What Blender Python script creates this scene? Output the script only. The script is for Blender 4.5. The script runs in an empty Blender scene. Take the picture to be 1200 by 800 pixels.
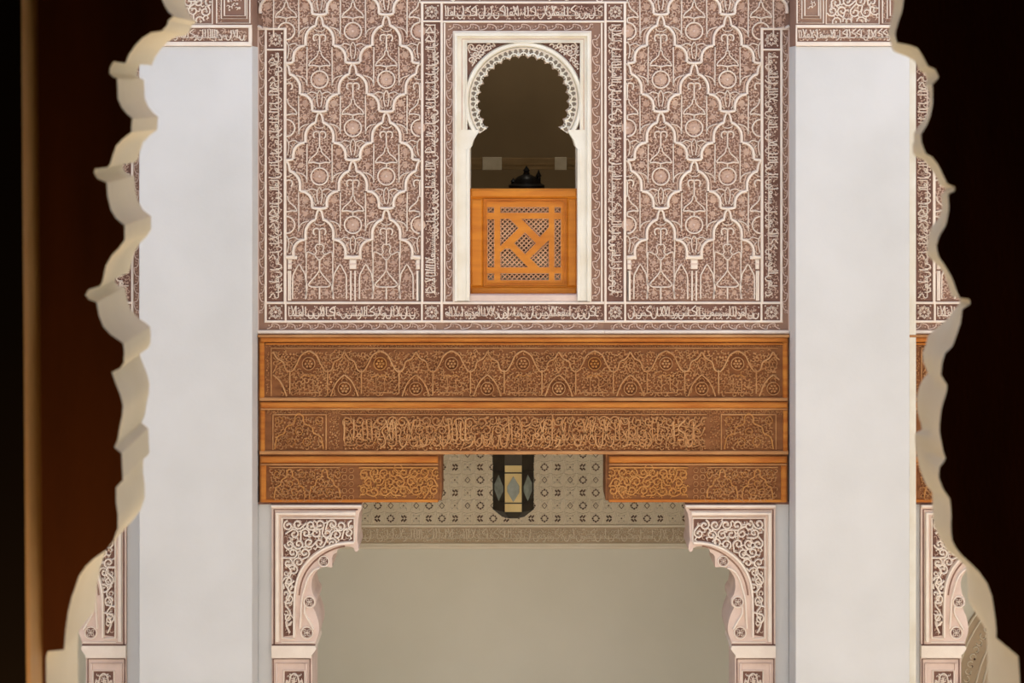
import bpy, math, random
from mathutils import Vector
from mathutils.geometry import tessellate_polygon
PI = math.pi
S = 0.006            # metres per photo pixel on the courtyard facade
ZC = 6.6             # camera height
D = 12.0             # camera to facade
VX, VY = 600.0, 110.0
sc = bpy.context.scene
COL = sc.collection

# ------------------------------------------------------------ camera
cd = bpy.data.cameras.new('camera'); cam = bpy.data.objects.new('camera', cd); COL.objects.link(cam)
cam.location = (0, -D, ZC); cam.rotation_euler = (PI/2, 0, 0)
cd.sensor_width = 36; cd.lens = 60.0
cd.shift_x = 0.0; cd.shift_y = -(400-VY)/1200.0
cd.clip_start = 0.05; cd.clip_end = 200
cd.dof.use_dof = True; cd.dof.focus_distance = 12.0; cd.dof.aperture_fstop = 13
sc.camera = cam
# ------------------------------------------------------------ world, sun, exposure
w = bpy.data.worlds.new('sky'); sc.world = w; w.use_nodes = True
nt = w.node_tree; bg = nt.nodes['Background']
sky = nt.nodes.new('ShaderNodeTexSky'); sky.sky_type = 'NISHITA'; sky.sun_disc = False
sky.sun_elevation = math.radians(66); sky.sun_rotation = math.radians(-30); sky.altitude = 450; sky.dust_density = 1.5
hsv = nt.nodes.new('ShaderNodeHueSaturation'); hsv.inputs['Saturation'].default_value = .62      # hazy, pale sky
nt.links.new(sky.outputs[0], hsv.inputs['Color']); nt.links.new(hsv.outputs[0], bg.inputs[0]); bg.inputs[1].default_value = 0.41
sd = bpy.data.lights.new('sun', 'SUN'); sd.energy = 7.6; sd.angle = math.radians(0.55); sd.color = (1, .94, .85)
sun = bpy.data.objects.new('sun', sd); COL.objects.link(sun)
sun.rotation_euler = Vector((0.36, -0.34, -0.87)).to_track_quat('-Z', 'Y').to_euler(); sun.location = (-3, 6, 16)
sc.view_settings.view_transform = 'Standard'; sc.view_settings.look = 'None'
sc.view_settings.gamma = 1; sc.view_settings.exposure = 0.04; sc.view_settings.use_curve_mapping = False
# unseen warm fill light added to lift the dark room around the camera
ld = bpy.data.lights.new('room_fill_light', 'POINT'); ld.energy = 9; ld.color = (1, .62, .26); ld.shadow_soft_size = .08
lo = bpy.data.objects.new('room_fill_light', ld); COL.objects.link(lo); lo.location = (-0.40, -10.62, ZC-.92)
l2 = bpy.data.lights.new('upper_room_fill_light', 'POINT'); l2.energy = 42; l2.color = (1, .88, .70); l2.shadow_soft_size = .15  # unseen fill light added to brighten the room behind the window
lo2 = bpy.data.objects.new('upper_room_fill_light', l2); COL.objects.link(lo2); lo2.location = (.2, 2.4, ZC+2.2)

# ------------------------------------------------------------ materials
def lin(c): return tuple(((x/255)/12.92 if x/255 <= .04045 else ((x/255+.055)/1.055)**2.4) for x in c) + (1,)
def mat(name, c1, c2=None, scale=6, rough=.85, bump=.0, bscale=60, stretch=None, spec=.2, metal=0):
    m = bpy.data.materials.new(name); m.use_nodes = True
    n = m.node_tree.nodes; l = m.node_tree.links; b = n['Principled BSDF']
    b.inputs['Roughness'].default_value = rough; b.inputs['Specular IOR Level'].default_value = spec
    b.inputs['Metallic'].default_value = metal
    tc = n.new('ShaderNodeTexCoord'); mp = n.new('ShaderNodeMapping'); l.new(tc.outputs['Object'], mp.inputs[0])
    if stretch: mp.inputs['Scale'].default_value = stretch
    ns = n.new('ShaderNodeTexNoise'); ns.inputs['Scale'].default_value = scale; ns.inputs['Detail'].default_value = 6
    l.new(mp.outputs[0], ns.inputs[0])
    r = n.new('ShaderNodeValToRGB'); r.color_ramp.elements[0].position = .32; r.color_ramp.elements[1].position = .68
    r.color_ramp.elements[0].color = lin(c1); r.color_ramp.elements[1].color = lin(c2 or c1)
    l.new(ns.outputs[0], r.inputs[0]); l.new(r.outputs[0], b.inputs['Base Color'])
    if bump:
        n2 = n.new('ShaderNodeTexNoise'); n2.inputs['Scale'].default_value = bscale; n2.inputs['Detail'].default_value = 4
        l.new(mp.outputs[0], n2.inputs[0]); bp = n.new('ShaderNodeBump'); bp.inputs['Strength'].default_value = bump
        bp.inputs['Distance'].default_value = .004; l.new(n2.outputs[0], bp.inputs['Height']); l.new(bp.outputs[0], b.inputs['Normal'])
    return m
M = {}
M['plaster'] = mat('white_plaster', (210, 208, 203), (221, 219, 215), 1.3, .8, .15, 40)
M['wall'] = mat('grey_plaster', (230, 224, 202), (238, 232, 212), .9, .9, .1, 30)
M['cream'] = mat('stucco_cream', (238, 220, 202), (248, 234, 216), 7, .9, .2, 90)
M['frame'] = mat('stucco_frame', (234, 224, 202), (246, 240, 224), 5, .9, .2, 60)
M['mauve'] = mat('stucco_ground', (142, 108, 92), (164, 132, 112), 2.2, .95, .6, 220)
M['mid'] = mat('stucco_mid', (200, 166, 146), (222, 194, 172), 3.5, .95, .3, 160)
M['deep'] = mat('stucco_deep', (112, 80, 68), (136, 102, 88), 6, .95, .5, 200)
M['pink'] = mat('stucco_pink', (218, 192, 176), (232, 208, 192), 6, .9, .25, 90)
M['cedar'] = mat('carved_cedar', (172, 118, 72), (200, 148, 96), 4, .7, .3, 120, (1, 1, 3))
M['cedar_dark'] = mat('cedar_ground', (122, 76, 44), (148, 98, 60), 5, .8, .4, 150, (1, 1, 3))
M['cedar_orange'] = mat('cedar_moulding', (176, 98, 36), (204, 132, 56), 5, .6, .3, 100, (.6, 1, 6))
M['cedar_gold'] = mat('cedar_gold', (188, 128, 66), (206, 148, 84), 5, .7, .3, 100)
M['cedar_hi'] = mat('cedar_high', (186, 132, 82), (208, 158, 106), 6, .7, .2, 100)
M['shaded_wood'] = mat('post_wood_shaded', (16, 9, 5), (22, 12, 7), 4, .9)
M['screen'] = mat('screen_wood', (196, 112, 20), (220, 138, 34), 3, .5, .15, 80, (1, 1, 6), .4)
M['lattice'] = mat('lattice_wood', (196, 148, 110), (214, 168, 130), 5, .6)
M['gal'] = mat('gallery_stucco', (222, 206, 176), (232, 216, 188), 3, .9, .4, 150)
M['gal_hi'] = mat('gallery_stucco_high', (240, 226, 200), (246, 234, 210), 3, .9, .2, 100)
M['gal_dark'] = mat('gallery_inlay', (84, 64, 48), (112, 86, 66), 9, .9)
M['gal_low'] = mat('gallery_inscription', (190, 166, 134), (206, 182, 150), 3, .9, .4, 150)
M['intrados'] = mat('intrados_plaster', (218, 208, 182), (232, 222, 198), 5, .75, .2, 30)
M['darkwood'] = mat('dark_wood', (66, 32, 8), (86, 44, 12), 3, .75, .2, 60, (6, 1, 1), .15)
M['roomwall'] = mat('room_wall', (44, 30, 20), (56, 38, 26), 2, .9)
M['lit_wood'] = mat('worn_wood_lit', (184, 140, 84), (204, 160, 100), 4, .5, .2, 60, (6, 1, .5), .4)
M['floor'] = mat('marble_floor', (206, 194, 176), (222, 212, 196), 1.5, .5)
M['gal_mark'] = mat('arch_leaf', (120, 108, 92), (146, 132, 114), 9, .9)
M['metal'] = mat('lantern_metal', (46, 38, 26), (62, 52, 36), 12, .5, .1, 80, None, .4, .4)
M['lit_panel'] = mat('lantern_panel_lit', (206, 180, 120), (222, 198, 140), 5, .6)
M['glassg'] = mat('lantern_glass', (116, 120, 106), (140, 146, 132), 20, .25, 0, 60, None, .5)
M['iron'] = mat('blackened_metal', (22, 22, 24), (36, 38, 44), 9, .4, 0, 60, None, .5, .5)
M['stone'] = mat('pale_block', (226, 222, 204), (240, 236, 222), 14, .8)
M['innerwall'] = mat('dim_room_wall', (150, 134, 108), (164, 146, 118), 1.5, .9)
M['rail'] = mat('dim_timber', (150, 130, 96), (176, 152, 116), 4, .8, 0, 60, (1, 1, 6))

# ------------------------------------------------------------ mesh builder in facade pixels
class MB:
    def __init__(s, Y0=0.0, mirror=False, off=0.0):
        s.v = []; s.f = []; s.m = []; s.mats = []; s.Y0 = Y0; s.mir = mirror; s.off = off; s.cuts = []
    def mi(s, m):
        if m not in s.mats: s.mats.append(m)
        return s.mats.index(m)
    def P(s, u, v, d=0.0):
        if s.mir: u = 1227-u
        k = (D+s.Y0)/D
        return ((u+s.off-VX)*S*k, s.Y0-d*S, ZC+(VY-v)*S*k)
    def add(s, vs, fs, m):
        s.cuts.append((len(s.v), len(s.f))); b = len(s.v); s.v += [s.P(*p) for p in vs]; i = s.mi(m)
        for f in fs:
            g = [b+j for j in f]
            if s.mir: g.reverse()
            s.f.append(g); s.m.append(i)
    def box(s, u0, v0, u1, v1, d0, d1, m, bev=0.0):
        # front face pulled in by bev -> chamfered slab (u0<u1, v0<v1, d0 back, d1 front)
        b = bev; e = max(d1-bev, d0)
        if b <= 0:
            vs = [(u0,v0,d0),(u1,v0,d0),(u1,v1,d0),(u0,v1,d0),(u0,v0,d1),(u1,v0,d1),(u1,v1,d1),(u0,v1,d1)]
            fs = [(0,1,2,3),(7,6,5,4),(0,4,5,1),(1,5,6,2),(2,6,7,3),(3,7,4,0)]
        else:
            vs = [(u0,v0,d0),(u1,v0,d0),(u1,v1,d0),(u0,v1,d0),(u0,v0,e),(u1,v0,e),(u1,v1,e),(u0,v1,e),
                  (u0+b,v0+b,d1),(u1-b,v0+b,d1),(u1-b,v1-b,d1),(u0+b,v1-b,d1)]
            fs = [(0,1,2,3),(11,10,9,8)]+[(i,4+i,4+(i+1)%4,(i+1)%4) for i in range(4)]+[(4+i,8+i,8+(i+1)%4,4+(i+1)%4) for i in range(4)]
        s.add(vs, fs, m)
    def ribbon(s, pts, w, h, m, d0=0.0, closed=False, clip=None, top=.5, taper=False):
        n = len(pts)
        if n < 2: return
        nr = []
        for i in range(n):
            a = pts[(i-1) % n] if (closed or i > 0) else pts[i]
            c = pts[(i+1) % n] if (closed or i < n-1) else pts[i]
            dx, dy = c[0]-a[0], c[1]-a[1]; L = math.hypot(dx, dy) or 1
            nr.append((-dy/L, dx/L))
        vs = []
        for i, (p, q) in enumerate(zip(pts, nr)):
            ww = w/2
            if taper: ww *= .35+.65*math.sin(PI*min(1, (i+.6)/(n-.0)))
            for sgn, t, dd in ((-1, 1, 0), (-1, top, h), (1, top, h), (1, 1, 0)):
                vs.append((p[0]+q[0]*sgn*t*ww, p[1]+q[1]*sgn*t*ww, d0+dd))
        fs = []
        for i in range(n if closed else n-1):
            j = (i+1) % n
            if clip:
                mx, my = (pts[i][0]+pts[j][0])/2, (pts[i][1]+pts[j][1])/2
                if not clip(mx, my): continue
            for q in range(3): fs.append((i*4+q, i*4+q+1, j*4+q+1, j*4+q))
        if not closed and not clip:
            fs.append((0, 3, 2, 1)); e = (n-1)*4; fs.append((e, e+1, e+2, e+3))
        if fs: s.add(vs, fs, m)
    def boss(s, u, v, r, h, m, d0=0.0, n=8, inner=.55):
        vs = [(u+r*math.cos(2*PI*i/n), v+r*math.sin(2*PI*i/n), d0) for i in range(n)]
        vs += [(u+r*inner*math.cos(2*PI*i/n), v+r*inner*math.sin(2*PI*i/n), d0+h) for i in range(n)]
        s.add(vs, [(i, (i+1) % n, n+(i+1) % n, n+i) for i in range(n)]+[tuple(range(n, 2*n))], m)
    def poly(s, loops, d0, d1, m, side=None):
        # extruded plate, loops[0] outline, rest holes
        flat = [p for L in loops for p in L]; N = len(flat)
        tris = tessellate_polygon([[Vector((p[0], p[1], 0)) for p in L] for L in loops])
        vs = [(p[0], p[1], d1) for p in flat]+[(p[0], p[1], d0) for p in flat]
        s.add(vs, [tuple(t) for t in tris], m)
        s.add(vs, [(t[2]+N, t[1]+N, t[0]+N) for t in tris], m)
        fs = []; b = 0
        for L in loops:
            n = len(L)
            for i in range(n): fs.append((b+i, b+(i+1) % n, N+b+(i+1) % n, N+b+i))
            b += n
        s.add(vs, fs, side or m)
        s.cuts = s.cuts[:-3]+[s.cuts[-3]]
    def build_each(s, name, parent, label=None):
        # every separately added piece becomes a part of its own
        st = s.cuts+[(len(s.v), len(s.f))]
        for (v0, f0), (v1, f1) in zip(st, st[1:]):
            mesh_obj(name, s.v[v0:v1], [[j-v0 for j in f] for f in s.f[f0:f1]], s.m[f0:f1], s.mats, parent, None, False, label)
    def build(s, name, parent=None, kind=None, smooth=False, label=None):
        return mesh_obj(name, s.v, s.f, s.m, s.mats, parent, kind, smooth, label)
def mesh_obj(name, V, F, MI, mats, parent=None, kind=None, smooth=False, label=None):
    me = bpy.data.meshes.new(name)
    ox, oy, oz = parent['_w'] if parent else (0, 0, 0)
    me.from_pydata([(x-ox, y-oy, z-oz) for x, y, z in V], [], F)
    for m in mats: me.materials.append(M[m])
    me.polygons.foreach_set('material_index', MI)
    if smooth:
        me.polygons.foreach_set('use_smooth', [True]*len(F)); me.update(); me.set_sharp_from_angle(angle=math.radians(38))
    me.update()
    o = bpy.data.objects.new(name, me); COL.objects.link(o)
    if parent: o.parent = parent; o['_w'] = parent['_w']
    if kind: o['kind'] = kind
    if label: o['label'] = label
    return o
def thing(name, label, cat, loc, group=None):
    o = bpy.data.objects.new(name, None); COL.objects.link(o); o.location = loc; o.empty_display_size = .1
    o['label'] = label; o['category'] = cat; o['_w'] = tuple(loc)
    if group: o['group'] = group
    return o
def dup(root, dx, label):
    def cp(o, par):
        c = o.copy(); COL.objects.link(c); c.parent = par
        for ch in [x for x in list(COL.objects) if x.parent == o]: cp(ch, c)
        return c
    r = cp(root, None); r.location.x += dx; r['label'] = label
    return r
def wbox(name, x0, y0, z0, x1, y1, z1, m, kind='structure', parent=None):
    V = [(x, y, z) for z in (z0, z1) for y in (y0, y1) for x in (x0, x1)]
    F = [(0,2,3,1),(4,5,7,6),(0,1,5,4),(2,6,7,3),(0,4,6,2),(1,3,7,5)]
    return mesh_obj(name, V, F, [0]*6, [m], parent, kind)

# ------------------------------------------------------------ drawing vocabulary (pixel curves)
def arc(cx, cy, rx, a0, a1, n=6, ry=None):
    ry = rx if ry is None else ry
    return [(cx+rx*math.cos(math.radians(a0+(a1-a0)*i/n)), cy+ry*math.sin(math.radians(a0+(a1-a0)*i/n))) for i in range(n+1)]
def spl(P, n=4):
    out = []
    for i in range(len(P)-1):
        p0 = P[max(i-1, 0)]; p1 = P[i]; p2 = P[i+1]; p3 = P[min(i+2, len(P)-1)]
        for j in range(n):
            t = j/n
            out.append(tuple(.5*((2*p1[k])+(-p0[k]+p2[k])*t+(2*p0[k]-5*p1[k]+4*p2[k]-p3[k])*t*t+(-p0[k]+3*p1[k]-3*p2[k]+p3[k])*t**3) for k in (0, 1)))
    out.append(P[-1]); return out
def inpoly(poly):
    def f(x, y):
        c = False; n = len(poly); j = n-1
        for i in range(n):
            xi, yi = poly[i]; xj, yj = poly[j]
            if (yi > y) != (yj > y) and x < (xj-xi)*(y-yi)/(yj-yi)+xi: c = not c
            j = i
        return c
    return f
def curls(mb, bbox, inside, step, m, seed, w=1.2, h=1.2, d0=0.0, size=.55, bosses=.25):
    R = random.Random(seed); u0, v0, u1, v1 = bbox; row = 0; v = v0+step/2
    while v < v1:
        u = u0+step/2+(row % 2)*step/2
        while u < u1:
            x = u+R.uniform(-.25, .25)*step; y = v+R.uniform(-.25, .25)*step
            r = step*size*R.uniform(.75, 1.1)
            if inside(x, y) and inside(x+r, y) and inside(x-r, y) and inside(x, y+r) and inside(x, y-r):
                if R.random() < bosses: mb.boss(x, y, r*.7, h, m, d0, 5)
                else:
                    a = R.uniform(0, 360); mb.ribbon(arc(x, y, r*.8, a, a+R.choice((-1, 1))*R.uniform(170, 250), 4), w, h, m, d0, taper=True)
            u += step
        v += step*.87; row += 1
def scrolls(mb, bbox, inside, step, m, seed, w=1.8, h=2.0, d0=0.0):
    R = random.Random(seed); u0, v0, u1, v1 = bbox; row = 0; v = v0+step*.45; pts = []
    while v < v1:
        u = u0+step*.45+(row % 2)*step/2
        while u < u1:
            x = u+R.uniform(-.12, .12)*step; y = v+R.uniform(-.12, .12)*step
            if inside(x, y): pts.append((x, y))
            u += step
        v += step*.87; row += 1
    for i, (x, y) in enumerate(pts):
        dr = 1 if R.random() < .5 else -1; a0 = R.uniform(0, 2*PI); r0 = step*.50; n = 11
        P = []
        for j in range(n+1):
            t = j/n; r = r0*(1-.72*t); a = a0+dr*t*2*PI*1.15
            P.append((x+r*math.cos(a), y+r*math.sin(a)))
        # leaving tail
        tx, ty = -dr*math.sin(a0), dr*math.cos(a0)
        P = [(P[0][0]-tx*step*.45+math.cos(a0)*step*.18, P[0][1]-ty*step*.45+math.sin(a0)*step*.18)]+P
        mb.ribbon(P, w, h, m, d0, clip=inside)
        if inside(P[-1][0], P[-1][1]): mb.boss(P[-1][0], P[-1][1], w*.85, h, m, d0, 6)
        for q in (.33, .7):
            a = a0+dr*q*2*PI; r = r0*(1-.72*q)+w*.9
            lx, ly = x+(r+w)*math.cos(a), y+(r+w)*math.sin(a)
            if inside(lx, ly): mb.ribbon([(x+(r-w)*math.cos(a), y+(r-w)*math.sin(a)), (lx, ly), (lx-dr*math.sin(a)*w*1.3, ly+dr*math.cos(a)*w*1.3)], w*.9, h*.9, m, d0, taper=True)
def script(mb, place, L, W, seed, m='cream', mf='mid', w=1.5, h=2.6, d0=0.0, fill=True, dens=.8, join=.7):
    """a run of joined cursive lettering along t (0..L) with height W, laid out with tall shafts, bowls and loops"""
    R = random.Random(seed); k = W/18.0*dens
    def rb(P, ww=w, hh=h):
        j = R.uniform(-.05, .05)*W; q = R.uniform(.86, 1.02)
        mb.ribbon([place(t+(y-.3*W)*j/W, y*q+.3*W*(1-q)) for t, y in P], ww*R.uniform(.85, 1.2), hh, m, d0)
    t = 1.5*k; base = .30*W
    while t < L-9*k:
        g = R.choice('aallbbotnkxw'); t0 = t
        if g == 'a': rb([(t, base-1), (t+.3, .6*W), (t-.5, .93*W)]); t += 3.4*k
        elif g == 'l': rb(spl([(t, .93*W), (t+.2, .5*W), (t+.6*k, base), (t+4.5*k, base-.5)], 2)); t += 4.6*k
        elif g == 'b': rb(spl([(t, .46*W), (t+.8*k, .16*W), (t+4*k, .07*W), (t+7*k, .2*W), (t+7.4*k, .48*W)], 3)); t += 8.6*k
        elif g == 'o': rb([(t+2.2*k+2.0*k*math.cos(a), .44*W+2.0*k*math.sin(a)) for a in [i*PI/4-PI/2 for i in range(9)]]); rb([(t+2.2*k, .32*W), (t+6*k, base)]); t += 6*k
        elif g == 't': rb([(t, base), (t+1.6*k, .5*W), (t+3*k, base), (t+4.6*k, .5*W), (t+6*k, base)]); t += 6.2*k
        elif g == 'n': rb(spl([(t, .55*W), (t+2.5*k, .42*W), (t+4.2*k, .2*W), (t+1*k, .08*W), (t-1*k, .12*W)], 2)); t += 5*k
        elif g == 'k': rb(spl([(t+7*k, .95*W), (t+1*k, .72*W), (t+2*k, .6*W), (t+7*k, .5*W), (t+6*k, base), (t, base)], 2)); t += 8*k
        elif g == 'x': rb([(t, .93*W), (t+2.4*k, .5*W), (t+5*k, base)]); rb([(t+5.2*k, .9*W), (t+2.4*k, .5*W), (t+.4*k, base)]); t += 6.5*k
        elif g == 'w': rb([(t+1.8*k+1.7*k*math.cos(a), .36*W+1.7*k*math.sin(a)) for a in [i*PI/3 for i in range(7)]]); rb(spl([(t+3.5*k, .36*W), (t+2.6*k, .15*W), (t-.6*k, .06*W)], 2)); t += 5*k
        if R.random() < join: rb([(t0, base), (t, base-.3)], w*.8)
        for _ in range(2):
            u, v = place(R.uniform(t0, t), R.uniform(.06, .14)*W if R.random() < .3 else R.uniform(.62, .9)*W)
            if R.random() < .6: mb.boss(u, v, w*.75, h*.8, m, d0, 4)
    if fill:
        a = place(0, 0); b = place(L, W); u0, u1 = sorted((a[0], b[0])); v0, v1 = sorted((a[1], b[1]))
        curls(mb, (u0, v0, u1, v1), lambda x, y: u0 < x < u1 and v0 < y < v1, 3.9, mf, seed+5, 1.35, 1.7, d0, .6)
def hplace(u0, v1): return lambda t, y: (u0+t, v1-y)
def vplace(u0, v0, flip=False):
    # text turned to run down a jamb
    return (lambda t, y: (u0+y, v0+t)) if not flip else (lambda t, y: (u0-y, v0+t))
def star(mb, cu, cv, r, m='cream', d0=0.0, h=2.0):
    for a0 in (0, 45):
        mb.ribbon([(cu+r*.8*math.cos(math.radians(a0+45+90*i)), cv+r*.8*math.sin(math.radians(a0+45+90*i))) for i in range(4)], r*.12, h, m, d0, closed=True)
    mb.boss(cu, cv, r*.2, h, m, d0, 8)
    for i in range(8):
        a = PI/8+i*PI/4; mb.boss(cu+r*.45*math.cos(a), cv+r*.45*math.sin(a), r*.13, h, m, d0, 4)
    for sx in (-1, 1):
        for sy in (-1, 1): mb.boss(cu+sx*r*.78, cv+sy*r*.78, r*.14, h, m, d0, 4)
def vine(mb, u0, v0, u1, v1, m, seed, pitch=13, d0=0.0, w=1.3, h=1.6, fill='mid'):
    R = random.Random(seed); vert = (v1-v0) > (u1-u0); L = (v1-v0) if vert else (u1-u0); W = (u1-u0) if vert else (v1-v0)
    q = (lambda t, y: (u0+y, v0+t)) if vert else (lambda t, y: (u0+t, v0+y))
    t = 1; k = 0
    while t+pitch < L:
        y0, y1 = (.12*W, .88*W) if k % 2 else (.88*W, .12*W)
        P = spl([(t, y0), (t+pitch*.3, y0+(y1-y0)*.12), (t+pitch*.62, (y0+y1)/2), (t+pitch*.66, y1), (t+pitch, y1)], 2)
        mb.ribbon([q(a, b) for a, b in P], w, h, m, d0)
        a, b = q(t+pitch*.25, y0+(y1-y0)*.62); mb.boss(a, b, W*.15, h*.8, fill, d0, 6)
        a, b = q(t+pitch*.85, y1+(y0-y1)*.45); mb.ribbon(arc(a, b, W*.17, R.uniform(0, 360), 500, 5), w*.7, h*.8, fill, d0)
        t += pitch; k += 1

# ------------------------------------------------------------ the large structure
GY = 2.4                                    # gallery back wall plane
ZF = ZC-1.52                                # upper floor level
def fx(u): return (u-VX)*S
def fz(v): return ZC+(VY-v)*S
wbox('floor', -8, -10.0, -.12, 8, 6, 0, 'floor')
def wall_courtyard():
    mb = MB()
    T = 60
    mb.box(-760, -420, 538, 389, -T, -2.2, 'cream'); mb.box(690, -420, 1960, 389, -T, -2.2, 'cream')
    mb.box(538, -420, 690, 38, -T, -2.2, 'cream'); mb.box(538, 353, 690, 389, -T, -2.2, 'cream')
    return mb.build('wall_courtyard', kind='structure')
wall_courtyard()
for a, b in ((162, 301), (926, 1061)): wbox('wall_behind_pillar', fx(a), .005, 0, fx(b), .34, fz(390), 'plaster')
wbox('wall_parapet', -8.2, 0.0, fz(-420), 8.2, .36, fz(-470), 'cream')
k2 = (D+GY)/D
wbox('wall_gallery', -8, GY, 0, 8, GY+.3, ZF-.26, 'wall')
wbox('ceiling_gallery', -8, .36, ZF-.26, 8, 6, ZF, 'wall')
wbox('wall_left', -8.3, -10.05, 0, -8, 6, 9.8, 'plaster')
wbox('wall_right', 8, -10.05, 0, 8.3, 6, 9.8, 'plaster')
# the dim upper room behind the window
wbox('wall_upper_room', -4, 4.2, ZF, 4, 4.4, 9.6, 'innerwall')
wbox('wall_upper_left', -1.4, .36, ZF, -1.25, 4.2, 9.6, 'innerwall')
wbox('wall_upper_right', 1.9, .36, ZF, 2.05, 4.2, 9.6, 'innerwall')
wbox('ceiling_upper_room', -4, .36, 9.1, 4, 4.4, 9.25, 'roomwall')

# ------------------------------------------------------------ near wall with the lobed arch the camera looks through
NL = [(190,0),(192.5,6),(197.5,14),(203,19),(197,24),(196,29),(190,36),(177.5,38),(167.5,44),(159,52.5),(151,64),(147,74),(133,72),(129,79),(128,86),(132,90),(137,92),
 (137.5,100),(138,116),(142.5,126),(149,134),(155,139),(154,147.5),(154,155),(144,162.5),(136,171),(132,182.5),(129,192.5),(126,196),(111,197.5),(110,202.5),(114,209),(125,214),
 (126,230),(130,246),(136,256),(146,264),(146,270),(146,281),(139,291),(131,299),(124,311),(120,330),(117,335),(104,339),(100,345.6),(104,351),(113,354),(116,370),(121,382.5),(130,392.5),(140,399),
 (144.5,403),(145.6,412.5),(145,425),(141,431),(131,436),(136,450),(141,462.5),(144,475),(143,487.5),(140.6,499),(138,515),(134,524),(142.5,531),(143,547.5),(144,562.5),(136,571),(136,587.5),(138,603),
 (138,619),(132.5,634),(125,644),(110,654),(100,664),(92.5,675),(87.5,690),(84,699),(80,716),(77,737.5),(75,761),(56,763),(54,770),(54,800),(54,1150)]
FL = []
for i, (x, y) in enumerate(NL):
    FL.append((590+(x-590)*.93, 110+(y-110)*.93))
# right side: pairs of (near run, far run), each resampled to the same count
RR = [([(1059,0),(1057.5,12.5),(1052.5,26),(1049,39),(1051,50)], [(1047.5,0),(1047,12),(1044,25),(1041,37),(1043,47)]),
 ([(1051,50),(1065,52.5),(1075,56),(1081,65),(1087.5,77.5)], [(1043,47),(1046,60),(1062,66),(1072,71),(1077,82)]),
 ([(1087.5,77.5),(1096,81),(1100.6,91),(1092.5,99)], [(1077,82),(1084,86),(1087,93),(1084,99)]),
 ([(1092.5,99),(1093,105),(1093,122.5),(1090,137.5),(1085,149),(1079,157.5)], [(1084,99),(1089,107),(1089,122),(1086,137),(1075,150),(1070.6,156)]),
 ([(1079,157.5),(1080,167.5),(1085,180)], [(1070.6,156),(1071,165),(1069,170),(1070,180),(1074,184)]),
 ([(1085,180),(1092.5,184),(1099,192.5),(1102.5,199),(1105,205),(1110,215)], [(1074,184),(1082,187),(1090,196),(1095,203),(1099,211),(1101,216)]),
 ([(1110,215),(1119,219),(1119,224),(1111,227.5)], [(1101,216),(1108,220),(1108,224),(1103,228)]),
 ([(1111,227.5),(1112,244),(1109,262.5),(1100,277.5),(1097.5,287.5)], [(1103,228),(1104,244),(1100,256),(1090,268),(1087,285)]),
 ([(1097.5,287.5),(1099,299),(1109,314),(1116,326),(1121,341),(1125,349)], [(1087,285),(1086,298),(1094,306),(1106,318),(1112,336),(1115,347)]),
 ([(1125,349),(1136,350),(1137.5,356),(1127.5,362.5)], [(1115,347),(1124,349),(1125,355),(1118,363)]),
 ([(1127.5,362.5),(1126,377.5),(1121,392.5),(1116,406),(1107.5,414)], [(1118,363),(1113,371),(1106,377.5),(1087.5,392.5),(1085,404)]),
 ([(1107.5,414),(1104,425),(1102.5,439)], [(1085,404),(1081,413),(1082,424),(1087.5,437)]),
 ([(1102.5,439),(1110,451),(1110,456),(1106,469),(1102.5,481),(1101,499),(1101,506)], [(1087.5,437),(1080,446),(1075,460),(1074,472),(1075.5,484),(1080,499),(1080,504)]),
 ([(1101,506),(1105,527.5),(1108.5,537.5),(1101,547.5)], [(1080,504),(1072,507),(1072.5,519),(1074,532)]),
 ([(1101,547.5),(1100,559),(1105,572.5),(1113,584)], [(1074,532),(1078,550),(1085,567.5),(1092.5,577)]),
 ([(1113,584),(1115,599),(1114,619),(1116,634),(1122.5,646),(1135,657.5),(1147.5,670)], [(1092.5,577),(1093,600),(1094,615),(1100,627.5),(1110,645),(1120,652),(1132,664)]),
 ([(1147.5,670),(1157.5,684),(1162.5,699),(1165.6,719),(1167.5,735),(1167.5,747)], [(1132,664),(1134,686),(1135,703),(1142,716),(1150,728),(1156,738)]),
 ([(1167.5,747),(1191,750),(1194,775),(1196,800),(1196,1150)], [(1156,738),(1157,741),(1157,765),(1157,800),(1157,1100)])]
def resample(P, n):
    d = [0]
    for a, b in zip(P, P[1:]): d.append(d[-1]+math.hypot(b[0]-a[0], b[1]-a[1]))
    out = []
    for i in range(n+1):
        t = d[-1]*i/n; j = 0
        while j < len(d)-2 and d[j+1] < t: j += 1
        q = (t-d[j])/((d[j+1]-d[j]) or 1); out.append((P[j][0]+(P[j+1][0]-P[j][0])*q, P[j][1]+(P[j+1][1]-P[j][1])*q))
    return out
NR, FR = [], []
for a, b in RR:
    n = 10; A = resample(a, n); B = resample(b, n); NR += A[:-1]; FR += B[:-1]
NR.append(RR[-1][0][-1]); FR.append(RR[-1][1][-1])
# the arch above the frame: lobes closing to a point
def crown():
    P = []; key = [(1059,0),(1020,-92),(958,-176),(872,-238),(752,-282),(625,-330)]
    for a, b in zip(key, key[1:]):
        for j in range(8):
            t = j/8; x = a[0]+(b[0]-a[0])*t; y = a[1]+(b[1]-a[1])*t; L = math.hypot(b[0]-a[0], b[1]-a[1])
            nx, ny = -(b[1]-a[1])/L, (b[0]-a[0])/L; bu = 22*math.sin(PI*t); P.append((x+nx*bu*1, y+ny*bu*-1 if False else y-abs(ny)*bu))
    P.append(key[-1]); return P
CR = crown()[1:]
CL = [(1249-x, y) for x, y in CR[:-1]][::-1]
near = NR[::-1]+CR+CL+NL                # bottom right -> up -> over -> down left
vpf = lambda p: (590+(p[0]-590)*.93, 110+(p[1]-110)*.93)
far = FR[::-1]+[vpf(p) for p in CR]+[vpf(p) for p in CL]+FL
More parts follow.
